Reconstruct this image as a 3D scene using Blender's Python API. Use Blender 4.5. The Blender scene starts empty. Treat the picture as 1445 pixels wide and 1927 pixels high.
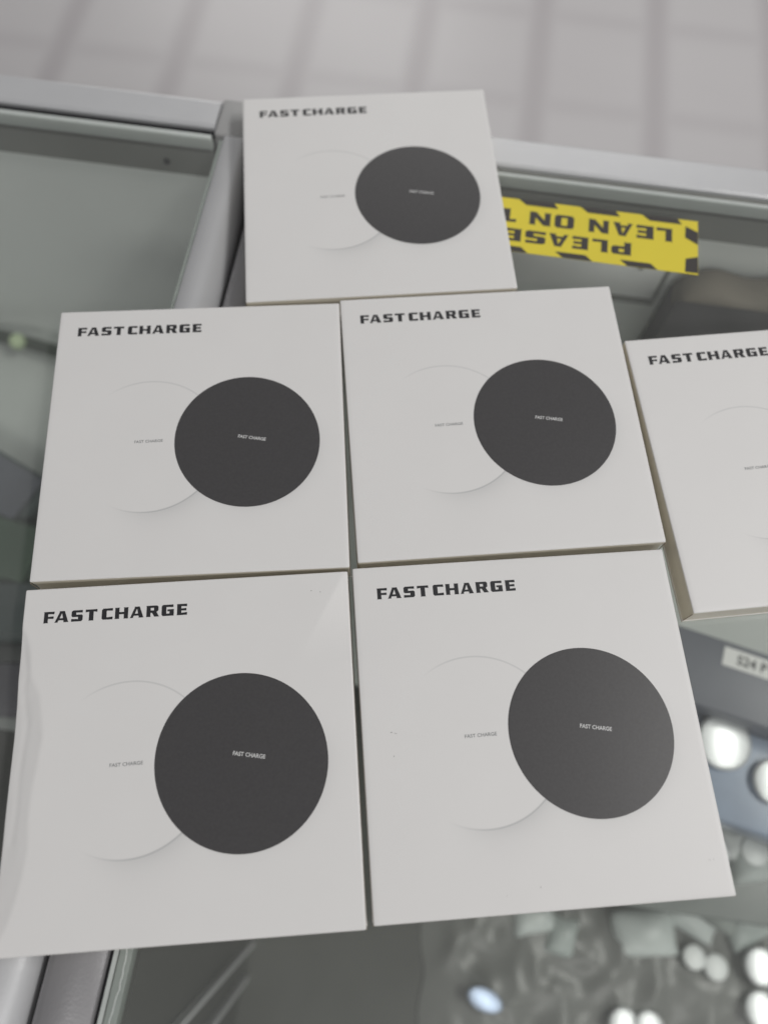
import bpy, bmesh, math, random
from mathutils import Vector, Matrix, noise
random.seed(7)
SC = bpy.context.scene
COL = SC.collection

# ------------------------------------------------------------------ camera
cd = bpy.data.cameras.new('camera')
cam = bpy.data.objects.new('camera', cd); COL.objects.link(cam)
RX = Vector((.9896, .1424, .0189)); DN = Vector((.1394, -.9204, -.3654)); FW = Vector((-.0346, .3642, -.9307))
FW.normalize(); RX = (RX - FW*RX.dot(FW)).normalized(); UP = RX.cross(FW).normalized()
cam.matrix_world = Matrix(((RX.x, UP.x, -FW.x, 0), (RX.y, UP.y, -FW.y, 0), (RX.z, UP.z, -FW.z, .2712), (0, 0, 0, 1)))
cd.sensor_fit = 'VERTICAL'; cd.sensor_height = 24; cd.lens = 24*1445.67/1927
cd.clip_start = .01; cd.clip_end = 60
cd.dof.use_dof = True; cd.dof.focus_distance = .268; cd.dof.aperture_fstop = 18.0/5.4
SC.camera = cam

# ------------------------------------------------------------------ light
w = bpy.data.worlds.new('World'); SC.world = w; w.use_nodes = True
w.node_tree.nodes['Background'].inputs[0].default_value = (.97, .975, 1.0, 1)
w.node_tree.nodes['Background'].inputs[1].default_value = .17
LAMPS = [((1.52, .25, 2.2), .36, 1.6, 44), ((.2, 3.7, 2.2), 2.4, .8, 32), ((-2.3, .9, 2.2), .7, 1.4, 3), ((-1.5, 6.3, 2.2), 2.6, 1.0, 76), ((.4, -2.4, 2.2), 2.2, .7, 35)]  # unseen panels, placed for disc sheen and floor gloss; last is added fill
for loc, sx, sy, P in LAMPS:
    l = bpy.data.lights.new('unseen_panel', 'AREA'); l.shape = 'RECTANGLE'; l.size = sx; l.size_y = sy
    l.energy = P; l.color = (1, .985, .96)
    o = bpy.data.objects.new('unseen_panel', l); o.location = loc; COL.objects.link(o)
vs = SC.view_settings
vs.view_transform = 'Standard'; vs.look = 'None'; vs.gamma = 1; vs.exposure = 0; vs.use_curve_mapping = False

# ------------------------------------------------------------------ node helpers
def mat(name):
    m = bpy.data.materials.new(name); m.use_nodes = True
    nt = m.node_tree; b = nt.nodes['Principled BSDF']
    return m, nt, b
def simple(name, col, rough=.5, metal=0, spec=.5, coat=0, bump=0, bscale=400, var=0, vscale=20):
    m, nt, b = mat(name)
    b.inputs['Base Color'].default_value = (*col, 1); b.inputs['Roughness'].default_value = rough
    b.inputs['Metallic'].default_value = metal; b.inputs['Specular IOR Level'].default_value = spec
    b.inputs['Coat Weight'].default_value = coat
    tc = nt.nodes.new('ShaderNodeTexCoord')
    if var:
        n = nt.nodes.new('ShaderNodeTexNoise'); n.inputs['Scale'].default_value = vscale; n.inputs['Detail'].default_value = 4
        nt.links.new(tc.outputs['Object'], n.inputs['Vector'])
        mx = nt.nodes.new('ShaderNodeMix'); mx.data_type = 'RGBA'
        mx.inputs[6].default_value = (*[c*(1-var) for c in col], 1); mx.inputs[7].default_value = (*[min(1, c*(1+var)) for c in col], 1)
        nt.links.new(n.outputs['Fac'], mx.inputs[0]); nt.links.new(mx.outputs[2], b.inputs['Base Color'])
    if bump:
        n = nt.nodes.new('ShaderNodeTexNoise'); n.inputs['Scale'].default_value = bscale; n.inputs['Detail'].default_value = 3
        nt.links.new(tc.outputs['Object'], n.inputs['Vector'])
        bp = nt.nodes.new('ShaderNodeBump'); bp.inputs['Strength'].default_value = bump; bp.inputs['Distance'].default_value = .0003
        nt.links.new(n.outputs['Fac'], bp.inputs['Height']); nt.links.new(bp.outputs[0], b.inputs['Normal'])
    return m
class NM:                                            # tiny maths-expression builder
    def __init__(s, nt): s.nt = nt
    def op(s, o, a, b=None, c=None, clamp=False):
        n = s.nt.nodes.new('ShaderNodeMath'); n.operation = o; n.use_clamp = clamp
        for i, v in enumerate((a, b, c)):
            if v is None: continue
            if isinstance(v, (int, float)): n.inputs[i].default_value = v
            else: s.nt.links.new(v, n.inputs[i])
        return n.outputs[0]
    def ss(s, v, a, b):
        n = s.nt.nodes.new('ShaderNodeMapRange'); n.interpolation_type = 'SMOOTHSTEP'
        s.nt.links.new(v, n.inputs[0]); n.inputs[1].default_value = a; n.inputs[2].default_value = b
        n.inputs[3].default_value = 0; n.inputs[4].default_value = 1
        return n.outputs[0]

BW, BH, BT = .11153, .11249, .01117                   # charger box
R0 = .2436*BW
LC = ((.3415-.5)*BW, (.4572-.5)*BH)                   # printed pale disc centre
DC = ((.6728-.5)*BW, (.4612-.5)*BH)                   # printed dark disc centre

def card_material():
    m, nt, b = mat('white_printed_card'); N = NM(nt)
    tc = nt.nodes.new('ShaderNodeTexCoord'); sp = nt.nodes.new('ShaderNodeSeparateXYZ')
    nt.links.new(tc.outputs['Object'], sp.inputs[0]); X, Y, Z = sp.outputs
    def polar(c):
        dx = N.op('SUBTRACT', X, c[0]); dy = N.op('SUBTRACT', Y, c[1])
        r = N.op('SQRT', N.op('ADD', N.op('MULTIPLY', dx, dx), N.op('MULTIPLY', dy, dy)))
        return dx, dy, r
    dx, dy, r = polar(LC)
    def facing(dx, dy, r, deg, lo, hi):               # how far the direction turns towards deg
        a = math.radians(deg)
        d = N.op('DIVIDE', N.op('ADD', N.op('MULTIPLY', dx, math.cos(a)), N.op('MULTIPLY', dy, math.sin(a))), N.op('MAXIMUM', r, .001))
        return N.ss(d, lo, hi)
    e = N.op('ABSOLUTE', N.op('SUBTRACT', r, R0))
    ring = N.op('SUBTRACT', 1, N.ss(e, .00008, .00045))
    up = N.op('MULTIPLY', N.op('MULTIPLY', ring, facing(dx, dy, r, 62, .35, .8)), .20)
    lo = N.op('MULTIPLY', N.op('MULTIPLY', ring, facing(dx, dy, r, -50, .3, .9)), .26)
    out = N.op('MAXIMUM', N.op('SUBTRACT', r, R0), 0)
    fall = N.op('POWER', 2.718, N.op('MULTIPLY', out, -300))
    outside = N.ss(N.op('SUBTRACT', r, R0), -.0001, .0001)
    sh = N.op('MULTIPLY', N.op('MULTIPLY', N.op('MULTIPLY', fall, outside), facing(dx, dy, r, -50, .35, 1)), .22)
    dx2, dy2, r2 = polar(DC)
    out2 = N.op('MAXIMUM', N.op('SUBTRACT', r2, R0), 0)
    sh2 = N.op('MULTIPLY', N.op('MULTIPLY', N.op('POWER', 2.718, N.op('MULTIPLY', out2, -420)), facing(dx2, dy2, r2, -50, .0, 1)), .14)
    k = N.op('ADD', N.op('ADD', up, lo), N.op('ADD', sh, sh2), clamp=True)
    k = N.op('MULTIPLY', k, N.ss(Z, BT-.0045, BT-.0040))        # print is on the lid only
    n = nt.nodes.new('ShaderNodeTexNoise'); n.inputs['Scale'].default_value = 45; n.inputs['Detail'].default_value = 5
    nt.links.new(tc.outputs['Object'], n.inputs['Vector'])
    base = nt.nodes.new('ShaderNodeMix'); base.data_type = 'RGBA'
    base.inputs[6].default_value = (.71, .700, .695, 1); base.inputs[7].default_value = (.745, .737, .731, 1)
    nt.links.new(n.outputs['Fac'], base.inputs[0])
    side = nt.nodes.new('ShaderNodeMix'); side.data_type = 'RGBA'; side.inputs[6].default_value = (.70, .66, .57, 1)   # bare board on the sides
    sn = nt.nodes.new('ShaderNodeSeparateXYZ'); nt.links.new(tc.outputs['Normal'], sn.inputs[0]); nt.links.new(N.ss(sn.outputs[2], .25, .6), side.inputs[0]); nt.links.new(base.outputs[2], side.inputs[7]); base = side
    mx = nt.nodes.new('ShaderNodeMix'); mx.data_type = 'RGBA'
    nt.links.new(k, mx.inputs[0]); nt.links.new(base.outputs[2], mx.inputs[6]); mx.inputs[7].default_value = (.16, .18, .19, 1)
    nt.links.new(mx.outputs[2], b.inputs['Base Color'])
    b.inputs['Roughness'].default_value = .46; b.inputs['Specular IOR Level'].default_value = .4
    # laid / woven paper grain
    wv = []
    for ax in (0, 1):
        wn = nt.nodes.new('ShaderNodeTexNoise'); mp = nt.nodes.new('ShaderNodeMapping')
        mp.inputs['Scale'].default_value = (300, 2600, 1) if ax else (2600, 300, 1)
        nt.links.new(tc.outputs['Object'], mp.inputs[0]); nt.links.new(mp.outputs[0], wn.inputs['Vector'])
        wn.inputs['Scale'].default_value = 1; wn.inputs['Detail'].default_value = 2; wv.append(wn.outputs['Fac'])
    hgt = N.op('ADD', wv[0], wv[1])
    bp = nt.nodes.new('ShaderNodeBump'); bp.inputs['Strength'].default_value = .25; bp.inputs['Distance'].default_value = .00006
    nt.links.new(hgt, bp.inputs['Height']); nt.links.new(bp.outputs[0], b.inputs['Normal'])
    return m
def disc_material():
    m, nt, b = mat('dark_grey_print'); N = NM(nt)
    tc = nt.nodes.new('ShaderNodeTexCoord'); sp = nt.nodes.new('ShaderNodeSeparateXYZ')
    nt.links.new(tc.outputs['Object'], sp.inputs[0]); X, Y, Z = sp.outputs
    dx = N.op('SUBTRACT', X, DC[0]); dy = N.op('SUBTRACT', Y, DC[1])
    r = N.op('SQRT', N.op('ADD', N.op('MULTIPLY', dx, dx), N.op('MULTIPLY', dy, dy)))
    rim = N.ss(r, R0-.00002, R0+.0001)
    mx = nt.nodes.new('ShaderNodeMix'); mx.data_type = 'RGBA'
    n = nt.nodes.new('ShaderNodeTexNoise'); n.inputs['Scale'].default_value = 1200; n.inputs['Detail'].default_value = 3
    nt.links.new(tc.outputs['Object'], n.inputs['Vector'])
    bs = nt.nodes.new('ShaderNodeMix'); bs.data_type = 'RGBA'
    bs.inputs[6].default_value = (.050, .048, .050, 1); bs.inputs[7].default_value = (.072, .070, .072, 1)
    nt.links.new(n.outputs['Fac'], bs.inputs[0]); nt.links.new(bs.outputs[2], mx.inputs[6])
    mx.inputs[7].default_value = (.018, .018, .019, 1); mx.inputs[0].default_value = 0
    nt.links.new(mx.outputs[2], b.inputs['Base Color'])
    b.inputs['Roughness'].default_value = .38; b.inputs['Specular IOR Level'].default_value = .5
    bp = nt.nodes.new('ShaderNodeBump'); bp.inputs['Strength'].default_value = .2; bp.inputs['Distance'].default_value = .00005
    nt.links.new(n.outputs['Fac'], bp.inputs['Height']); nt.links.new(bp.outputs[0], b.inputs['Normal'])
    return m
def floor_material():
    m, nt, b = mat('pale_tile'); N = NM(nt)
    tc = nt.nodes.new('ShaderNodeTexCoord'); sp = nt.nodes.new('ShaderNodeSeparateXYZ')
    nt.links.new(tc.outputs['Object'], sp.inputs[0]); X, Y, Z = sp.outputs
    def band(v, off, per, half):
        f = N.op('FRACT', N.op('DIVIDE', N.op('SUBTRACT', v, off-per/2), per))
        d = N.op('ABSOLUTE', N.op('SUBTRACT', f, .5))
        return N.op('SUBTRACT', 1, N.ss(d, half*.2/per, half*1.7/per))
    bx_ = N.op('MULTIPLY', band(X, .139, .262, .026), 1)
    by_ = N.op('MULTIPLY', band(Y, 1.47, .281, .024), .4)
    k = N.op('MAXIMUM', bx_, by_)
    n = nt.nodes.new('ShaderNodeTexNoise'); n.inputs['Scale'].default_value = 3; n.inputs['Detail'].default_value = 3
    nt.links.new(tc.outputs['Object'], n.inputs['Vector'])
    a = nt.nodes.new('ShaderNodeMix'); a.data_type = 'RGBA'
    a.inputs[6].default_value = (.60, .578, .588, 1); a.inputs[7].default_value = (.66, .645, .65, 1); nt.links.new(n.outputs['Fac'], a.inputs[0])
    mx = nt.nodes.new('ShaderNodeMix'); mx.data_type = 'RGBA'
    nt.links.new(k, mx.inputs[0]); nt.links.new(a.outputs[2], mx.inputs[6]); mx.inputs[7].default_value = (.525, .50, .512, 1)
    nt.links.new(mx.outputs[2], b.inputs['Base Color']); b.inputs['Roughness'].default_value = .35
    return m
def glass_material(name, tint, rough):
    m = bpy.data.materials.new(name); m.use_nodes = True; nt = m.node_tree; nt.nodes.clear()
    out = nt.nodes.new('ShaderNodeOutputMaterial'); mx = nt.nodes.new('ShaderNodeMixShader')
    tr = nt.nodes.new('ShaderNodeBsdfTransparent'); tr.inputs[0].default_value = (*tint, 1)
    gl = nt.nodes.new('ShaderNodeBsdfGlossy'); gl.inputs['Roughness'].default_value = rough; gl.inputs['Color'].default_value = (.9, .93, .91, 1)
    fr = nt.nodes.new('ShaderNodeFresnel'); fr.inputs[0].default_value = 1.5
    ge = nt.nodes.new('ShaderNodeNewGeometry'); N = NM(nt)      # the far face of the pane adds no second mirror image
    nt.links.new(N.op('MULTIPLY', fr.outputs[0], N.op('SUBTRACT', 1, ge.outputs['Backfacing'])), mx.inputs[0]); nt.links.new(tr.outputs[0], mx.inputs[1]); nt.links.new(gl.outputs[0], mx.inputs[2])
    df = nt.nodes.new('ShaderNodeBsdfDiffuse'); df.inputs[0].default_value = (.80, .81, .80, 1)   # pale uneven haze painted in for reflections on the glass
    tc = nt.nodes.new('ShaderNodeTexCoord'); dn = nt.nodes.new('ShaderNodeTexNoise'); dn.inputs['Scale'].default_value = 9; dn.inputs['Detail'].default_value = 6
    dn.inputs['Distortion'].default_value = 1.2
    nt.links.new(tc.outputs['Object'], dn.inputs['Vector']); m2 = nt.nodes.new('ShaderNodeMixShader')
    haze = N.op('MULTIPLY', N.op('ADD', N.op('MULTIPLY', N.ss(dn.outputs['Fac'], .3, .75), .035), .05), N.op('SUBTRACT', 1, ge.outputs['Backfacing']))
    nt.links.new(haze, m2.inputs[0]); nt.links.new(mx.outputs[0], m2.inputs[1]); nt.links.new(df.outputs[0], m2.inputs[2])
    nt.links.new(m2.outputs[0], out.inputs[0])
    return m

M = {}
M['card'] = card_material(); M['disc'] = disc_material(); M['floor'] = floor_material()
M['ink'] = simple('black_ink', (.020, .020, .023), .5)
M['grey_ink'] = simple('grey_ink', (.20, .21, .215), .5)
M['white_ink'] = simple('white_ink', (.62, .62, .62), .5)
M['speck'] = simple('dirt_speck', (.10, .095, .09), .7)
M['alu'] = simple('brushed_silver_aluminium', (.64, .645, .66), .33, .3, bump=.15, bscale=900, var=.04, vscale=60)
M['alu2'] = simple('satin_grey_aluminium', (.30, .295, .305), .34, .35, bump=.2, bscale=1200, var=.05, vscale=80)
M['cap'] = simple('grey_plastic_cap', (.36, .36, .36), .45, var=.05)
M['black'] = simple('black_gasket', (.012, .012, .014), .5)
M['glass'] = glass_material('counter_glass', (.972, .980, .970), .02)
M['gedge'] = simple('green_glass_edge', (.29, .32, .30), .25, var=.10, vscale=120)
M['gedge2'] = simple('pale_glass_lip', (.50, .53, .515), .25, var=.06, vscale=90)
M['seal'] = simple('white_sealant', (.75, .78, .77), .4)
M['frame_in'] = simple('dark_frame_inside', (.20, .205, .19), .55, var=.12, vscale=30)
M['panel'] = simple('pale_grey_panel', (.86, .89, .87), .5, var=.04, vscale=9)
M['shelf'] = simple('grey_shelf_board', (.56, .59, .57), .5, var=.08, vscale=12)
M['panel2'] = simple('pale_plate', (.90, .91, .905), .45, var=.03, vscale=30)
M['deck'] = simple('dark_olive_base', (.085, .088, .080), .5, var=.35, vscale=9)
M['yellow'] = simple('yellow_vinyl', (.72, .60, .045), .5, var=.04, vscale=60)
M['stripe'] = simple('black_vinyl_print', (.045, .040, .038), .5)
M['mirror'] = simple('highlight_chrome', (.78, .80, .81), .34, .42)  # for the added discs that imitate blurred highlights
M['mirror_blue'] = simple('blue_highlight_chrome', (.46, .55, .72), .36, .45)
M['slate'] = simple('slate_card', (.15, .16, .19), .4, var=.15, vscale=25)
M['slate2'] = simple('blue_grey_film', (.30, .36, .47), .3, var=.25, vscale=35)
M['taupe'] = simple('taupe_fabric', (.19, .168, .135), .8, var=.1)
M['charcoal'] = simple('charcoal_fabric', (.07, .064, .068), .7, var=.1)
M['green'] = simple('green_card', (.10, .16, .11), .5, var=.2, vscale=30)
M['teal'] = simple('dark_teal_card', (.09, .12, .12), .5, var=.2, vscale=30)
M['violet'] = simple('violet_grey_card', (.12, .115, .14), .5, var=.2, vscale=30)
M['palegreen'] = simple('pale_green_highlight', (.55, .66, .42), .3)
M['cable'] = simple('dark_green_cable', (.04, .055, .04), .4)
M['mat'] = simple('crumpled_grey_film', (.20, .206, .195), .36, var=.3, vscale=8)
M['white'] = simple('white_label', (.78, .78, .77), .5)
for k, c in dict(p0=(.66, .71, .69), p1=(.46, .51, .49), p2=(.32, .35, .33), p3=(.23, .25, .24), p4=(.85, .88, .87), p5=(.16, .17, .175)).items():
    M[k] = simple('packet_'+['silver', 'grey_green', 'olive', 'dull', 'white', 'dusk'][int(k[1])], c, .35, var=.12, vscale=45)

# ------------------------------------------------------------------ object helpers
def tag(o, label=None, cat=None, group=None, kind=None):
    for k, v in (('label', label), ('category', cat), ('group', group), ('kind', kind)):
        if v: o[k] = v
    return o
def empty(name, loc=(0, 0, 0), rz=0):
    o = bpy.data.objects.new(name, None); COL.objects.link(o); o.location = loc; o.rotation_euler.z = rz
    o.empty_display_size = .01
    return o
def link(name, me, m, parent=None, smooth=False):
    if smooth:
        for p in me.polygons: p.use_smooth = True
    me.name = name
    o = bpy.data.objects.new(name, me); COL.objects.link(o); me.materials.clear(); me.materials.append(m)
    if parent: o.parent = parent
    return o
def bm_obj(name, bm, m, parent=None, smooth=False):
    bmesh.ops.recalc_face_normals(bm, faces=bm.faces)
    me = bpy.data.meshes.new(name); bm.to_mesh(me); bm.free()
    return link(name, me, m, parent, smooth)
def add_box(bm, x0, x1, y0, y1, z0, z1, mtx=None):
    vs_ = [bm.verts.new((x, y, z)) for z in (z0, z1) for x, y in ((x0, y0), (x1, y0), (x1, y1), (x0, y1))]
    for f in ((0, 3, 2, 1), (4, 5, 6, 7), (0, 1, 5, 4), (1, 2, 6, 5), (2, 3, 7, 6), (3, 0, 4, 7)): bm.faces.new([vs_[i] for i in f])
    if mtx: bmesh.ops.transform(bm, matrix=mtx, verts=vs_)
    return vs_
def box(name, x0, x1, y0, y1, z0, z1, m, parent=None, bevel=0, seg=3):
    bm = bmesh.new(); add_box(bm, x0, x1, y0, y1, z0, z1)
    if bevel: bmesh.ops.bevel(bm, geom=bm.edges[:], offset=bevel, segments=seg, profile=.5, affect='EDGES')
    return bm_obj(name, bm, m, parent, bool(bevel))
def extrude_profile(name, prof, y0, y1, m, parent=None, axis='y', smooth=False):
    """prof: closed (a, z) outline, run along y (or along x)"""
    bm = bmesh.new()
    f = (lambda a, z, t: (a, t, z)) if axis == 'y' else (lambda a, z, t: (t, a, z))
    A = [bm.verts.new(f(a, z, y0)) for a, z in prof]; B = [bm.verts.new(f(a, z, y1)) for a, z in prof]
    n = len(prof)
    for i in range(n): bm.faces.new((A[i], A[(i+1) % n], B[(i+1) % n], B[i]))
    bm.faces.new(A); bm.faces.new(B)
    o = bm_obj(name, bm, m, parent, False)
    if smooth:
        for p in o.data.polygons: p.use_smooth = len(p.vertices) == 4
    return o
def tube(name, pts, r, m, parent=None, n=10):
    bm = bmesh.new(); rings = []
    P = [Vector(p) for p in pts]
    for i, p in enumerate(P):
        t = (P[min(i+1, len(P)-1)]-P[max(i-1, 0)]).normalized()
        a = t.cross(Vector((0, 0, 1))); a = a.normalized() if a.length > 1e-4 else Vector((1, 0, 0)); b_ = t.cross(a)
        rings.append([bm.verts.new(p+(a*math.cos(k*math.tau/n)+b_*math.sin(k*math.tau/n))*r) for k in range(n)])
    for i in range(len(P)-1):
        for k in range(n): bm.faces.new((rings[i][k], rings[i][(k+1) % n], rings[i+1][(k+1) % n], rings[i+1][k]))
    bm.faces.new(rings[0]); bm.faces.new(rings[-1])
    return bm_obj(name, bm, m, parent, True)

# ------------------------------------------------------------------ lettering
GL = {
'F': (1.0, [[(0,0),(.46,0),(.41,.05),(.41,.38),(.90,.36),(.90,.58),(.41,.56),(.41,.80),(.93,.77),(.96,1),(0,1),(.05,.95),(.05,.05)]]),
'E': (.93, [[(0,0),(.93,0),(.93,.24),(.42,.20),(.42,.41),(.86,.39),(.86,.61),(.42,.59),(.42,.80),(.92,.77),(.92,1),(0,1),(.04,.95),(.04,.05)]]),
'A': (1.27, [[(0,0),(.36,0),(.31,.05),(.38,.19),(.80,.19),(.83,.05),(.79,0),(1.27,0),(1.22,.06),(.88,1),(.40,1),(.45,.95),(.07,.06)], [(.47,.37),(.75,.37),(.66,.78),(.63,.78)]]),
'S': (.98, [[(0,0),(.86,0),(.98,.12),(.98,.50),(.88,.60),(.40,.60),(.40,.80),(.95,.77),(.95,1),(.12,1),(0,.88),(0,.50),(.10,.40),(.58,.40),(.58,.20),(0,.24)]]),
'T': (1.08, [[(0,1),(0,.76),(.33,.80),(.33,.05),(.28,0),(.80,0),(.75,.05),(.75,.80),(1.08,.76),(1.08,1)]]),
'C': (.96, [[(.12,0),(.96,0),(.96,.24),(.42,.20),(.42,.80),(.95,.77),(.95,1),(.12,1),(0,.88),(0,.12)]]),
'H': (1.23, [[(0,0),(.46,0),(.41,.05),(.41,.40),(.82,.40),(.82,.05),(.77,0),(1.23,0),(1.19,.05),(1.19,.95),(1.23,1),(.77,1),(.82,.95),(.82,.60),(.41,.60),(.41,.95),(.46,1),(0,1),(.04,.95),(.04,.05)]]),
'R': (1.20, [[(0,0),(.46,0),(.41,.05),(.41,.36),(.55,.36),(.76,0),(1.22,0),(1.16,.05),(.95,.42),(1.12,.55),(1.12,.88),(1.0,1),(0,1),(.04,.95),(.04,.05)], [(.42,.57),(.42,.80),(.72,.80),(.72,.57)]]),
'G': (1.08, [[(.12,0),(1.08,0),(1.08,.58),(.52,.58),(.52,.41),(.70,.41),(.70,.20),(.42,.20),(.42,.80),(1.04,.77),(1.04,1),(.12,1),(0,.88),(0,.12)]]),
'P': (1.12, [[(0,0),(.46,0),(.41,.05),(.41,.34),(1.0,.34),(1.12,.46),(1.12,.88),(1,1),(0,1),(.04,.95),(.04,.05)], [(.42,.55),(.42,.80),(.72,.80),(.72,.55)]]),
'L': (.95, [[(0,0),(.95,0),(.95,.24),(.42,.20),(.42,.95),(.46,1),(0,1),(.04,.95),(.04,.05)]]),
'O': (1.16, [[(.14,0),(1.02,0),(1.16,.14),(1.16,.86),(1.02,1),(.14,1),(0,.86),(0,.14)], [(.40,.20),(.40,.80),(.76,.80),(.76,.20)]]),
'N': (1.24, [[(0,0),(.42,0),(.37,.05),(.37,.60),(.84,0),(1.24,0),(1.20,.05),(1.20,.95),(1.24,1),(.83,1),(.88,.95),(.88,.42),(.43,1),(0,1),(.04,.95),(.04,.05)]]),
}
def to_mesh(ob):
    COL.objects.link(ob); bpy.context.view_layer.update()
    me = bpy.data.meshes.new_from_object(ob.evaluated_get(bpy.context.evaluated_depsgraph_get()))
    COL.objects.unlink(ob); bpy.data.objects.remove(ob)
    return me
def glyph_mesh(items):
    """items: (char, x0, x1, y0, y1) -> flat mesh in metres"""
    cu = bpy.data.curves.new('letters', 'CURVE'); cu.dimensions = '2D'; cu.fill_mode = 'BOTH'
    S_ = 100.0
    for ch, x0, x1, y0, y1 in items:
        wd, loops = GL[ch]
        for lp in loops:
            s = cu.splines.new('POLY'); s.points.add(len(lp)-1); s.use_cyclic_u = True
            for i, (a, b_) in enumerate(lp): s.points[i].co = ((x0+(x1-x0)*a/wd)*S_, (y0+(y1-y0)*b_)*S_, 0, 1)
    me = to_mesh(bpy.data.objects.new('letters', cu))
    for v in me.vertices: v.co = v.co/S_
    return me
def font_mesh(txt, wd, ht, bold=0.0):
    cu = bpy.data.curves.new('letters', 'FONT'); cu.body = txt; cu.offset = bold; cu.resolution_u = 3
    me = to_mesh(bpy.data.objects.new('letters', cu))
    xs = [v.co.x for v in me.vertices]; ys = [v.co.y for v in me.vertices]
    for v in me.vertices:
        v.co = ((v.co.x-min(xs))/(max(xs)-min(xs))*wd, (v.co.y-min(ys))/(max(ys)-min(ys))*ht, 0)
    return me
TITLE = [('F',0,1.0),('A',.97,2.24),('S',2.46,3.46),('T',3.69,4.72),('C',5.13,6.10),('H',6.26,7.49),('A',7.59,8.84),('R',9.03,10.2),('G',10.41,11.49),('E',11.74,12.67)]
title_me = glyph_mesh([(c, a*.003845, b_*.003845, 0, .00392) for c, a, b_ in TITLE])
small_me = font_mesh('FAST CHARGE', .0945*BW, .00112, .004)
small_bold_me = font_mesh('FAST CHARGE', .0940*BW, .00132, .022)

# ------------------------------------------------------------------ charger boxes
def seg_dist(px_, py_, path):
    best = 1e9; side = 0
    for (a, b_), (c, d) in zip(path, path[1:]):
        vx, vy = c-a, d-b_; t = max(0, min(1, ((px_-a)*vx+(py_-b_)*vy)/(vx*vx+vy*vy)))
        dx, dy = px_-a-t*vx, py_-b_-t*vy; q = math.hypot(dx, dy)
        if q < best: best = q; side = vx*dy-vy*dx
    return best, side
CREASE = [(-.02, .93), (.0049, .884), (.030, .83), (.038, .793), (.041, .738), (.060, .70), (.072, .681), (.083, .62), (.094, .559), (.086, .50), (.077, .423), (.074, .34), (.079, .259), (.071, .19), (.058, .13), (.045, .08), (.02, .03), (-.02, .0)]
CREASE2 = [(.004, .86), (.020, .78), (.030, .745), (.022, .70), (.028, .655), (.040, .60), (.036, .54), (.030, .45), (.034, .36), (.028, .28)]
def height(kind, seed, u, v):
    e = math.sin(math.pi*min(max(u, 0), 1))*math.sin(math.pi*min(max(v, 0), 1))
    h = .00022*e**.5
    h += .00011*noise.noise(Vector((u*2.6+seed*7, v*2.6, seed)))*min(1, 8*e)
    if kind == 'dented':
        d, s = seg_dist(u, v, CREASE)
        if s < 0:                                       # towards the left edge
            h -= .029*d
            d2, s2 = seg_dist(u, v, CREASE2)
            if d2 < .014: h -= .00018*(1-d2/.014)
            h += .00006*noise.noise(Vector((u*30, v*12, 3)))
        lx = (u-.942)-(v-.9168)*(.0326/.0578)           # bent corner, top right
        if lx > 0: h -= .020*lx*max(0, min(1, (v-.72)/.2))
    if kind == 'lifted':
        h += .0004*max(0, 1-v)*max(0, .3-u)
    return h
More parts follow.
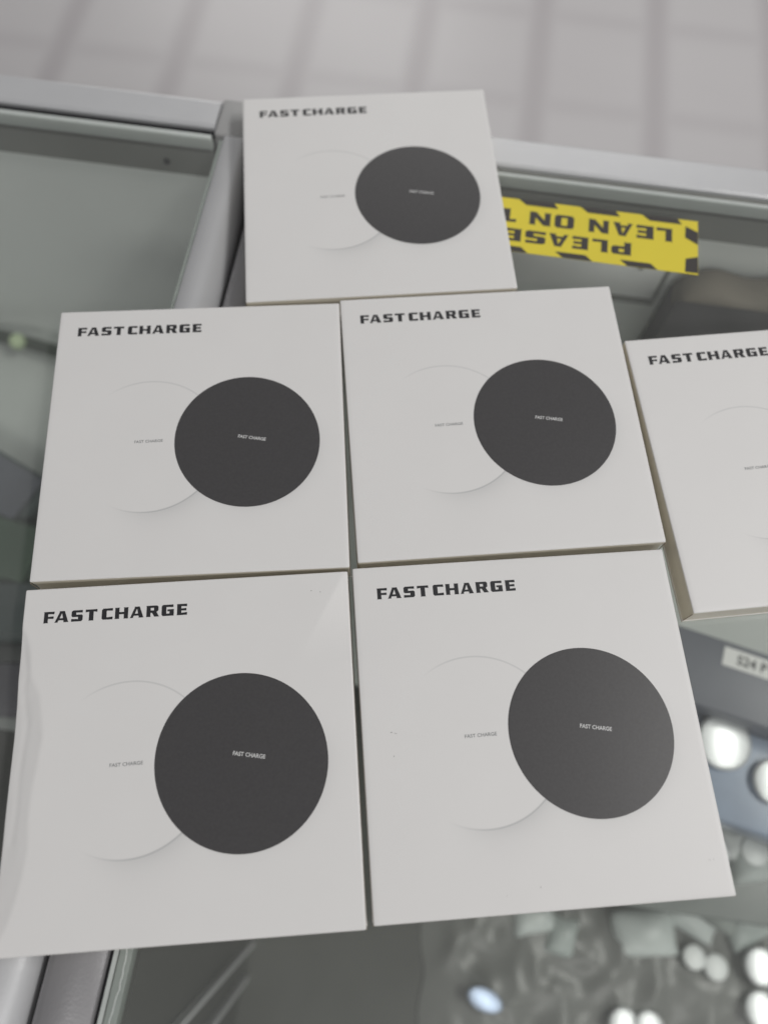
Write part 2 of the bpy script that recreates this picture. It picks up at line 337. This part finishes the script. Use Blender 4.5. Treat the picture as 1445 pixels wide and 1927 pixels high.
def charger_box(loc, yaw, kind, seed, label, marks=(), dshift=(0, 0), disc=(0, 0, 1)):
    root = empty('charger_box', (loc[0], loc[1], 0), yaw)
    tag(root, label, 'box', 'white charger boxes laid out on the counter')
    nx, nz = (150 if kind == 'dented' else 56), 4
    bm = bmesh.new()
    # body: a thin walled lid whose top is a fine grid
    G = [[bm.verts.new(((i/nx-.5)*BW, (j/nx-.5)*BH, BT+height(kind, seed, i/nx, j/nx))) for j in range(nx+1)] for i in range(nx+1)]
    for i in range(nx):
        for j in range(nx): bm.faces.new((G[i][j], G[i+1][j], G[i+1][j+1], G[i][j+1]))
    rim = [G[i][0] for i in range(nx)]+[G[nx][j] for j in range(nx)]+[G[i][nx] for i in range(nx, 0, -1)]+[G[0][j] for j in range(nx, 0, -1)]
    prev = rim
    for k in range(1, nz+1):
        z = BT*(1-k/nz)+.0005*(1 if k == nz else 0)
        bow = .00025*math.sin(math.pi*k/nz)
        cur = [bm.verts.new((v.co.x*(1-bow/BW*2), v.co.y*(1-bow/BH*2), z+(v.co.z-BT)*(1-k/nz))) for v in rim]
        for a in range(len(rim)):
            b_ = (a+1) % len(rim); bm.faces.new((prev[a], cur[a], cur[b_], prev[b_]))
        prev = cur
    body = bm_obj('carton', bm, M['card'], root, True)
    bv = body.modifiers.new('edge', 'BEVEL'); bv.width = .00055; bv.segments = 3; bv.limit_method = 'ANGLE'; bv.angle_limit = math.radians(50)
    # base tray lip that shows as a thin pale line under the sleeve
    bm = bmesh.new(); add_box(bm, -BW/2-.00025, BW/2+.00025, -BH/2-.00025, BH/2+.00025, .0001, .0009)
    bm_obj('base_tray', bm, M['card'], root)
    # folded corner flap seams
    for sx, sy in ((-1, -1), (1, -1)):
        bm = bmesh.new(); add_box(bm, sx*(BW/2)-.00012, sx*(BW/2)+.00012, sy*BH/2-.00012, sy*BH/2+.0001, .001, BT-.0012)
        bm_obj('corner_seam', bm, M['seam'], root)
    def drape(me, ox, oy, rot, off):
        m2 = me.copy(); c, s = math.cos(rot), math.sin(rot)
        for v in m2.vertices:
            x = ox+c*v.co.x-s*v.co.y; y = oy+s*v.co.x+c*v.co.y
            v.co = (x, y, BT+height(kind, seed, x/BW+.5, y/BH+.5)+off)
        m2.update()
        return m2
    jx, jy = dshift
    link('title_lettering', drape(title_me, (.068+jx-.5)*BW, (.8925+jy-.5)*BH, 0, .00006), M['ink'], root)
    link('small_lettering', drape(small_me, (.296+jx-.5)*BW, (.4622+jy-.5)*BH, .018, .00006), M['grey_ink'], root)
    # dark disc: polar sheet draped on the lid
    bm = bmesh.new(); cx_, cy_ = DC[0]+disc[0]*BW, DC[1]+disc[1]*BH; NR, NA = 10, 128
    def hv(x, y, o): return bm.verts.new((x, y, BT+height(kind, seed, x/BW+.5, y/BH+.5)+o))
    c0 = hv(cx_, cy_, .00006); pr = None
    for a in range(1, NR+1):
        rr = R0*disc[2]*a/NR; ring = []
        for k in range(NA):
            t = k*math.tau/NA
            kx = 1+.012*math.cos(2*(t-math.radians(-47+0)))
            ring.append(hv(cx_+rr*kx*math.cos(t), cy_+rr*kx*math.sin(t), .00006))
        for k in range(NA):
            q = (k+1) % NA
            bm.faces.new((c0, ring[k], ring[q]) if pr is None else (pr[k], ring[k], ring[q], pr[q]))
        pr = ring
    d = bm_obj('dark_disc_print', bm, M['disc'], root, True)
    link('disc_lettering', drape(small_bold_me, (.6412-.5)*BW, (.4702-.5)*BH, math.radians(-10.1), .00013), M['white_ink'], root)
    if marks:
        for (u, v, lu, lv, ang) in marks:
            bm = bmesh.new()
            x, y = (u-.5)*BW, (v-.5)*BH
            z = BT+height(kind, seed, u, v)+.00007
            c, s = math.cos(ang), math.sin(ang)
            n = 7
            vv = []
            for k in range(n):
                t = k*math.tau/n; q = random.uniform(.6, 1)
                a, b_ = lu*BW*math.cos(t)*q, lv*BW*math.sin(t)*q
                vv.append(bm.verts.new((x+c*a-s*b_, y+s*a+c*b_, z)))
            bm.faces.new(vv)
            bm_obj('dirt_mark', bm, M['speck'], root)
    return root
M['seam'] = simple('brown_seam_line', (.30, .25, .19), .8)  # brown line where the corner flap folds

# ================================================================== setting
bm = bmesh.new(); add_box(bm, -6, 6, -4, 12, -1.0, -.95)
tag(bm_obj('floor', bm, M['floor']), kind='structure')

# ------------------------------------------------------------------ left counter
def arc(cx_, cz, r, a0, a1, n=7): return [(cx_+r*math.cos(math.radians(a0+(a1-a0)*k/n)), cz+r*math.sin(math.radians(a0+(a1-a0)*k/n))) for k in range(n+1)]
GZ = -.0006                                            # glass top
YB = -.34                                              # near end of the counters
LFT = empty('display_counter', (-.5, .0, -.95))
tag(LFT, 'left glass counter with bluish silver rails and grey corner cap', 'counter', 'glass display counters side by side')
RGT = empty('display_counter', (.4, .0, -.95))
tag(RGT, 'right glass counter carrying the yellow and black warning sticker', 'counter', 'glass display counters side by side')
def keep(o, root):                                     # geometry is written in world space
    o.parent = root; o.matrix_parent_inverse = Matrix.Translation(-root.location); return o
# left
keep(box('glass_top', -1.1, -.1122, YB, .2798, GZ-.006, GZ, M['glass']), LFT)
keep(box('glass_lip', -1.1, -.1170, .2800, .2828, -.008, -.0012, M['gedge2'], bevel=.0004), LFT)
keep(box('gasket', -1.1, -.1170, .2828, .2868, -.010, -.0030, M['black']), LFT)
prof = [(.2868, -.026), (.2868, -.0012)]+[(.2885, -.0003), (.3020, -.0002)]+arc(.3020, -.0022, .002, 90, 0, 4)+[(.3040, -.026)]
keep(extrude_profile('far_rail', prof, -1.1, -.1165, M['alu'], axis='x'), LFT)
keep(box('far_rail_skirt', -1.1, -.117, .2802, .3030, -.0255, -.0105, M['frame_in']), LFT)
prof = [(-.1112, -.03), (-.1112, -.0012), (-.1104, -.0002), (-.1040, -.0002)]+[(-.1040+.0097*math.sin(t), -.0002-.0085*(1-math.cos(t))) for t in [math.radians(9*k) for k in range(1, 10)]]+[(-.0943, -.03)]
keep(extrude_profile('side_rail', prof, YB, .2822, M['alu'], smooth=True), LFT)
keep(box('side_gasket', -.1124, -.1113, YB, .2798, -.012, -.0009, M['gedge']), LFT)
keep(box('corner_cap', -.1160, -.0932, .2824, .3052, -.028, .0004-.0005, M['cap'], bevel=.0012), LFT)
keep(box('back_panel', -1.1, -.0950, .2832, .2870, -.42, -.0262, M['panel']), LFT)
keep(box('shelf', -1.1, -.0960, .015, .2830, -.199, -.194, M['shelf']), LFT)
keep(box('side_panel', -.0995, -.0945, YB, .2820, -.42, -.031, M['deck']), LFT)
keep(box('base', -1.1, -.0950, YB, .2870, -.945, -.421, M['deck']), LFT)
# right
keep(box('glass_top', -.0658, 1.1, YB, .2798, GZ-.006, GZ, M['glass']), RGT)
keep(box('bevelled_glass_edge', -.0698, -.0659, YB, .2798, GZ-.006, GZ+.0003, M['gedge'], bevel=.0002), RGT)
keep(box('edge_strip', -.0715, -.0701, YB, .2798, -.008, -.0003, M['gedge2']), RGT)
keep(box('gasket', -.0730, -.0716, YB, .2798, -.010, -.0022, M['black']), RGT)
pts = []; random.seed(3)
y = -.24
while y < -.02:
    pts.append((-.0676+random.uniform(-.0003, .0003)+.0003*math.sin(y*300), y, GZ+.0004)); y += random.uniform(.001, .004)
keep(tube('sealant_line', pts, .00014, M['seal'], n=6), RGT)
keep(box('glass_lip', -.0690, 1.1, .2800, .2822, -.008, -.0012, M['gedge2'], bevel=.0004), RGT)
keep(box('gasket', -.0690, 1.1, .2822, .2858, -.010, -.0030, M['frame_in']), RGT)
prof = [(.2858, -.026), (.2858, -.0012)]+[(.2870, -.0003), (.3008, -.0002)]+arc(.3008, -.0022, .002, 90, 0, 4)+[(.3028, -.026)]
keep(extrude_profile('far_rail', prof, -.0690, 1.1, M['alu'], axis='x'), RGT)
keep(box('far_rail_skirt', -.069, 1.1, .2802, .3020, -.0255, -.0105, M['frame_in']), RGT)
prof = [(-.0916, -.03), (-.0916, -.0030), (-.0905, -.0014), (-.0885, -.0006), (-.0855, -.0003), (-.0737, -.0002), (-.0731, -.0008), (-.0731, -.03)]
keep(extrude_profile('side_rail', prof, YB, .2818, M['alu2'], smooth=True), RGT)
keep(box('groove_filler', -.0942, -.0917, YB, .2990, -.028, -.0100, M['black']), RGT)
keep(box('corner_cap', -.0915, -.0692, .2822, .3040, -.028, -.0002, M['cap'], bevel=.0012), RGT)
keep(box('back_panel', -.0690, 1.1, .2832, .2870, -.42, -.0262, M['panel']), RGT)
keep(box('shelf', -.0690, 1.1, .070, .2830, -.199, -.194, M['shelf']), RGT)
keep(box('side_panel', -.0940, -.0705, YB, .2820, -.42, -.031, M['deck']), RGT)
keep(box('base', -.0940, 1.1, YB, .2870, -.945, -.351, M['deck']), RGT)
# slotted metal standards that hold the shelves
for yy in (-.118, -.096, -.176):
    bm = bmesh.new(); add_box(bm, -.0703, -.0668, yy-.0022, yy+.0022, -.350, -.031)
    keep(bm_obj('shelf_standard', bm, M['alu']), RGT)
# pale latch plate on the back panel
pl = keep(box('latch_plate', .030, .1135, .2805, .2830, -.0745, -.0270, M['panel2'], bevel=.0005), RGT)
keep(box('plate_seam', .1137, .1155, .2803, .2830, -.0790, -.0270, M['frame_in']), RGT)
keep(box('plate_seam', .080, .1137, .2803, .2830, -.0790, -.0750, M['frame_in']), RGT)
keep(box('plate_seam', .0300, .0330, .2800, .2804, -.0740, -.0270, M['frame_in']), RGT)
bm = bmesh.new(); bmesh.ops.create_cone(bm, cap_ends=True, segments=20, radius1=.0013, radius2=.0013, depth=.001, matrix=Matrix.Translation((.1000, .2800, -.0500)) @ Matrix.Rotation(math.pi/2, 4, 'X'))
keep(bm_obj('screw', bm, M['frame_in']), RGT)
bm = bmesh.new(); bmesh.ops.create_cone(bm, cap_ends=True, segments=20, radius1=.0016, radius2=.0016, depth=.001, matrix=Matrix.Translation((-.1420, .2797, -.0180)) @ Matrix.Rotation(math.pi/2, 4, 'X'))
keep(bm_obj('screw', bm, M['black']), LFT)

# ------------------------------------------------------------------ warning sticker, reads from the far side
ST = empty('warning_sticker', (.1095, .2367, GZ+.0001), math.pi)
tag(ST, 'yellow sticker with black hazard border and PLEASE LEAN ON T lettering on glass', 'sticker')
SWd, SHt = .131, .0298                                  # local x runs towards world -x, local y towards world -y
def lx_(px_): return (1385-px_)*6.48e-5
box('vinyl_sheet', 0, SWd, -SHt, 0, 0, .00012, M['yellow'], ST)
def quads(name, qs, z, m):
    bm = bmesh.new()
    for q in qs: bm.faces.new([bm.verts.new((a, b_, z)) for a, b_ in q])
    return bm_obj(name, bm, m, ST)
qs = []
e = .0029
for k in range(-1, 5):                                  # far (reader's lower) edge
    a = lx_(1245)+k*.0278
    qs.append([(a, -SHt), (a+.0160, -SHt), (a+.0125, -SHt+e), (a-.0020, -SHt+e)])
for k in range(-1, 5):                                  # near (reader's upper) edge
    a = lx_(1110)+k*.0285
    qs.append([(a, 0), (a+.0130, 0), (a+.0165, -e), (a+.0030, -e)])
qs = [[(min(max(x, .0001), SWd-.0001), y) for x, y in q] for q in qs if max(x for x, y in q) > .002 and min(x for x, y in q) < SWd-.003]
qs += [[(.0001, -.0008), (.0058, -.0008), (.0055, -.0080), (.0001, -.0098)], [(.0001, -.0165), (.0058, -.0198), (.0055, -.0262), (.0001, -.0235)]]
qs = [q for q in qs if not (q[0][0] < .0062 and q[0][1] in (0, -SHt))]
quads('hazard_border', qs, .00020, M['stripe'])
items = [(c, lx_(b_), lx_(a), -.0236, -.0163) for c, a, b_ in (('L',1100,1212),('E',962,1085),('A',800,940),('N',630,776),('O',398,532),('N',220,374),('T',-10,132))]
items += [(c, lx_(b_), lx_(a), -.0127, -.0058) for c, a, b_ in (('P',796,934),('L',665,775),('E',528,642),('A',366,504),('S',205,345),('E',66,182))]
me = glyph_mesh(items)
for v in me.vertices: v.co.z = .00020
link('sticker_lettering', me, M['stripe'], ST)

# ------------------------------------------------------------------ charger boxes
charger_box((-.0843, .1234), .1972, 'plain', 1, 'flat white charger box left of centre, sharp left corner over the glass', dshift=(0, .002))
charger_box((.0260, .1482), .2203, 'plain', 2, 'central white charger box, between the left one and the one cut off by the frame', marks=[(.47, .33, .0011, .0009, 0)])
charger_box((-.0619, .0111), .2105, 'dented', 3, 'white charger box with crumpled left edge, nearest the metal rails', disc=(-.006, -.006, 1.022), dshift=(-.005, -.002),
            marks=[(.883, .9425, .0024, .0014, .3), (.911, .9374, .0010, .0024, .1)])
charger_box((.0487, .0358), .2147, 'plain', 4, 'nearest white charger box on the right, with lighter sheen on its dark disc', dshift=(.004, .002),
            marks=[(.0858, .4952, .0040, .0010, .05), (.0990, .4915, .0060, .0006, -.2), (.0890, .429, .0007, .0030, 0), (.4644, .0609, .0012, .0022, .2), (.3683, .0471, .0012, .0010, 0), (.9569, .0954, .0013, .0010, 0), (.944, .0945, .0035, .0005, 0)])
charger_box((-.0361, .2509), .2219, 'plain', 5, 'farthest white charger box, lying over the rails beside the yellow sticker')
charger_box((.1428, .1483), .2451, 'plain', 6, 'rightmost white charger box, cut off by the photo edge, open gap on its left')

# ------------------------------------------------------------------ things inside the right counter
# pouch against the back panel
PO = empty('pouch', (.165, .270, -.194)); tag(PO, 'charcoal pouch with taupe humped top standing against the back panel', 'pouch')
def hump(x): return -.0490+.0035*math.sin((x-.118)*math.pi/.036)**2-.010*math.exp(-(x-.1185)/.005)
xs = [.1185+.10*k/24 for k in range(25)]
bm = bmesh.new(); F = []; 
for x in xs:
    F.append([bm.verts.new((x-.165, yy-.270, z+.194)) for yy, z in ((.2620, -.194), (.2610, -.048), (.2660, hump(x)), (.2780, hump(x)+.002), (.2795, -.060), (.2795, -.194))])
top = []
for a, b_ in zip(F, F[1:]):
    for k in range(6):
        f = bm.faces.new((a[k], b_[k], b_[(k+1) % 6], a[(k+1) % 6]))
bm.faces.new(F[0]); bm.faces.new(F[-1])
bm_obj('pouch_body', bm, M['charcoal'], PO, False)
bm = bmesh.new(); F = []
for x in xs:
    F.append([bm.verts.new((x-.165, yy-.270, z+.194)) for yy, z in ((.2606, -.0485), (.2604, -.0470), (.2655, hump(x)+.0012), (.2785, hump(x)+.0032))])
for a, b_ in zip(F, F[1:]):
    for k in range(3): bm.faces.new((a[k], b_[k], b_[k+1], a[k+1]))
fl = bm_obj('taupe_flap', bm, M['taupe'], PO, True); sm = fl.modifiers.new('t', 'SOLIDIFY'); sm.thickness = .001

# labelled slate box
SB = empty('accessory_box', (.205, .092, -.194), math.radians(-11)); tag(SB, 'slate blue box with a white S24 P label on its top', 'box')
box('carton', -.062, .075, -.020, .020, 0, .046, M['slate'], SB, bevel=.0015)
box('white_label', -.0265, .014, .0060, .0165, .0461, .0463, M['white'], SB)
me = font_mesh('S24 P', .0165, .0056, .02)
for v in me.vertices: v.co = (v.co.x-.0190, v.co.y+.0085, .0465)
link('label_lettering', me, M['ink'], SB)
SP = empty('film_pack', (.215, .050, -.194), math.radians(-11)); tag(SP, 'blue grey film pack lying in front of the slate box', 'packet')
box('pack', -.065, .075, -.032, .020, 0, .026, M['slate2'], SP, bevel=.003)

def lamp_normal(p, i):
    p = Vector(p); return ((Vector(LAMPS[i][0])-p).normalized()+(Vector((0, 0, .2712))-p).normalized()).normalized()
def dome(name, p, r, m, lamp, label, cat, group=None, sx=1, sy=1, rot=0, tilt=11.0):  # added dome, turned to bounce a lamp at the camera like a blurred highlight
    n = lamp_normal(p, lamp)
    bm = bmesh.new(); R_ = r/math.sin(math.radians(tilt)); N_, K = 36, 8; h0 = R_*math.cos(math.radians(tilt))
    c0 = bm.verts.new((0, 0, R_-h0)); pr = None
    for a in range(1, K+1):
        t = math.radians(tilt)*a/K; ring = [bm.verts.new((R_*math.sin(t)*math.cos(k*math.tau/N_)*sx, R_*math.sin(t)*math.sin(k*math.tau/N_)*sy, R_*math.cos(t)-h0)) for k in range(N_)]
        for k in range(N_):
            q = (k+1) % N_; bm.faces.new((c0, ring[k], ring[q]) if pr is None else (pr[k], ring[k], ring[q], pr[q]))
        pr = ring
    low = [bm.verts.new((v.co.x, v.co.y, -.0025)) for v in pr]
    for k in range(N_): q = (k+1) % N_; bm.faces.new((pr[k], low[k], low[q], pr[q]))
    bm.faces.new(low)
    o = bm_obj(name, bm, m, None, True)
    o.rotation_mode = 'QUATERNION'; o.rotation_quaternion = Vector((0, 0, 1)).rotation_difference(n) @ Matrix.Rotation(rot, 3, 'Z').to_quaternion()
    o.location = p
    return tag(o, label, cat, group)
GR = 'added discs imitating bright highlights among the packets'
dome('highlight_disc', (.1880, .0640, -.1640), .0150, M['mirror'], 0, 'largest added disc imitating a lamp highlight, right beside the near right charger box', 'highlight disc', GR)
dome('highlight_disc', (.2150, .0470, -.1640), .0120, M['mirror'], 0, 'added highlight disc at the photo edge just below the largest disc', 'highlight disc', GR)
dome('highlight_disc', (.2395, -.0600, -.3380), .0078, M['p4'], 0, 'left one of the two small dull added highlight discs side by side', 'highlight disc', GR)
dome('highlight_disc', (.2545, -.0640, -.3380), .0082, M['p4'], 0, 'right one of the two small dull added highlight discs side by side', 'highlight disc', GR)
dome('highlight_disc', (.2850, -.0590, -.3350), .0120, M['mirror'], 0, 'added bright highlight disc at the right photo edge, above another one', 'highlight disc', GR)
dome('highlight_disc', (.2840, -.0850, -.3350), .0115, M['mirror'], 0, 'lower added highlight disc at the right photo edge', 'highlight disc', GR)
dome('highlight_disc', (.1920, -.1080, -.3380), .0110, M['mirror'], 0, 'left added highlight disc of the pair at the bottom photo edge', 'highlight disc', GR)
dome('highlight_disc', (.2090, -.1070, -.3380), .0105, M['mirror'], 0, 'right added highlight disc of the pair at the bottom photo edge', 'highlight disc', GR)
dome('highlight_disc', (.0740, -.0825, -.3460), .0055, M['p1'], 0, 'small dim added highlight disc on the dark base below the near boxes', 'highlight disc', GR)
for q, (x, y, z, r, mm, lb) in enumerate((
 (.196, .030, -.205, .0085, 'p4', 'pale added highlight disc touching the right edge of the near right box, upper one'),
 (.200, .008, -.210, .0100, 'mirror', 'bright added highlight disc in the pile just right of the near right box'),
 (.222, .012, -.205, .0080, 'p4', 'pale added highlight disc at the photo edge in the pile of packets'),
 (.212, .040, -.195, .0075, 'p0', 'silvery added highlight disc just below the blue grey film pack'))):
    dome('highlight_disc', (x, y, z), r, M[mm], 0, lb, 'highlight disc', GR)
dome('highlight_plate', (.0960, -.1050, -.3330), .0085, M['mirror_blue'], 0, 'small bluish added highlight oval on the dark base', 'metal plate', None, 1.5, .8, -.25)

GP = 'small packets on the counter base'
def packet(x, y, z, sx, sy, sz, rz, tx, m, label, hdr='p4'):
    root = empty('packet', (x, y, z), rz); tag(root, label, 'packet', GP)
    bm = bmesh.new(); n = 8; seed = x*91+y*37
    T_, B_ = [], []
    for i in range(n+1):
        a, b_ = [], []
        for j in range(n+1):
            u, v = i/n, j/n; e_ = (math.sin(math.pi*u)*math.sin(math.pi*v))**.5
            zz = sz*(.25+.75*e_)+.10*sz*noise.noise(Vector((u*4+seed, v*4, seed)))
            wob = .05*noise.noise(Vector((u*2, v*2, seed)))
            a.append(bm.verts.new(((u-.5+wob)*sx, (v-.5+wob)*sy, zz+tx*(u-.5)*sx))); b_.append(bm.verts.new(((u-.5+wob)*sx, (v-.5+wob)*sy, min(0, tx*(u-.5)*sx*.0))))
        T_.append(a); B_.append(b_)
    for i in range(n):
        for j in range(n):
            bm.faces.new((T_[i][j], T_[i+1][j], T_[i+1][j+1], T_[i][j+1])); bm.faces.new((B_[i][j+1], B_[i+1][j+1], B_[i+1][j], B_[i][j]))
    for i in range(n):
        for j in (0, n): bm.faces.new((T_[i][j], B_[i][j], B_[i+1][j], T_[i+1][j]))
        for k in (0, n): bm.faces.new((T_[k][i], T_[k][i+1], B_[k][i+1], B_[k][i]))
    bm_obj('pouch_film', bm, M[m], root, True)
    if z > Zb: box('header_card', -sx*.42, sx*.42, sy*.47, sy*.47+.006, 0, .0012, M[hdr], root)
Zb = -.3450
P_ = [
 (.186, .036, -.225, .026, .024, .012, .3, .1, 'p4', 'white packet touching the corner of the near right box'),
 (.214, .022, -.232, .030, .022, .012, -.5, -.1, 'p4', 'white packet second in the pile below the largest disc'),
 (.205, .048, -.235, .030, .030, .012, .9, .0, 'p0', 'silver grey packet behind the white ones in the pile'),
 (.236, .008, -.240, .028, .026, .012, .2, .1, 'p0', 'silver packet at the right photo edge in the pile'),
 (.226, .052, -.240, .028, .028, .012, -.2, .1, 'p1', 'grey green packet on the far side of the pile'),
 (.190, .000, -.262, .036, .034, .012, .5, .0, 'p1', 'grey green packet under the corner of the near right box'),
 (.225, -.018, -.275, .040, .030, .012, -.4, .0, 'p2', 'olive packet between the pile and the two dull discs'),
 (.127, -.052, Zb, .030, .020, .010, .3, .0, 'p0', 'pale packet just under the bottom edge of the near right box'),
 (.148, -.060, Zb, .020, .026, .008, -.2, .0, 'p1', 'upright grey packet right of the pale one under the box edge'),
 (.206, -.050, Zb, .044, .030, .010, .2, .0, 'p0', 'broad silver packet left of the corner of the box'),
 (.242, -.030, Zb, .036, .034, .012, -.4, .0, 'p0', 'large silver packet below the box corner'),
 (.278, -.032, Zb, .034, .030, .010, .5, .0, 'p1', 'grey packet above the bright discs at the right edge'),
]
for x, y, z, sx, sy, sz, rz, tx, m, lb in P_: packet(x, y, z, sx, sy, sz, rz, tx, m, lb, 'p1' if m in ('p0', 'p4') else 'p3')
bm = bmesh.new(); GX, GY = 110, 100; gg = []
for a in range(GX+1):                                    # added crumpled sheet, lightens the base and gives glints; ragged left edge
    row = []
    for c in range(GY+1):
        v = c/GY; y = -.30+.39*v
        x0 = .050+.022*noise.noise(Vector((y*22, 4, 0)))+.10*max(0, -.06-y); x = x0+(.335-x0)*a/GX
        h = 0
        for f, am in ((20, .0085), (42, .0028)):
            h += am*(1-abs(2*noise.noise(Vector((x*f, y*f, f)))))
        row.append(bm.verts.new((x, y, -.3509+max(0, h)*min(1, .15+a/12))))
    gg.append(row)
for a in range(GX):
    for c in range(GY): bm.faces.new((gg[a][c], gg[a+1][c], gg[a+1][c+1], gg[a][c+1]))
mt = bm_obj('added_film', bm, M['mat'], None, True); tag(mt, 'added crumpled grey film that lightens the right part of the dark counter base', 'wrapping film')
# low pedestal that carries the pile
box_ = box('pedestal', .165, .30, -.03, .068, -.351, -.262, M['p3'], None, bevel=.002); tag(box_, 'grey block under the pile of white packets', 'pedestal')

# ------------------------------------------------------------------ things inside the left counter
def rbox(name, x, y, sx, sy, sz, rz, m, label, lid):
    r_ = empty(name, (x, y, -.194), rz); tag(r_, label, 'case', 'cases on the shelf of the left counter')
    box('case_body', -sx/2, sx/2, -sy/2, sy/2, 0, sz, M[m], r_, bevel=.005); box('case_lid', -sx*.46, sx*.46, -sy*.42, sy*.42, sz+.0001, sz+.003, M[lid], r_, bevel=.001)
rbox('storage_case', -.290, .170, .13, .038, .020, math.radians(-22), 'teal', 'dark teal case nearest the pale wall, left of the boxes', 'slate')
rbox('storage_case', -.272, .122, .12, .040, .022, math.radians(-10), 'green', 'green case left of the second box row', 'green')
rbox('storage_case', -.255, .076, .12, .036, .022, math.radians(8), 'teal', 'dark teal case below the green one', 'teal')
rbox('storage_case', -.245, .034, .12, .030, .024, math.radians(4), 'violet', 'violet grey case beside the crumpled box', 'violet')
pts = [(-.420+.25*t, .262+.010*math.sin(t*5), -.184-.004*math.sin(t*6)) for t in [k/30 for k in range(31)]]
CB = empty('cable', (-.30, .262, -.19)); tag(CB, 'dark green cable with an added pale green highlight bead along the back wall', 'cable')
def keepc(o): o.parent = CB; o.matrix_parent_inverse = Matrix.Translation(-CB.location); return o
keepc(tube('cable_cord', pts, .0045, M['cable']))
bm = bmesh.new(); bmesh.ops.create_uvsphere(bm, u_segments=20, v_segments=12, radius=.0055, matrix=Matrix.Translation((-.281, .262, -.178)))  # pale green bead standing in for a highlight at the wall foot
keepc(bm_obj('highlight_bead', bm, M['palegreen'], None, True))
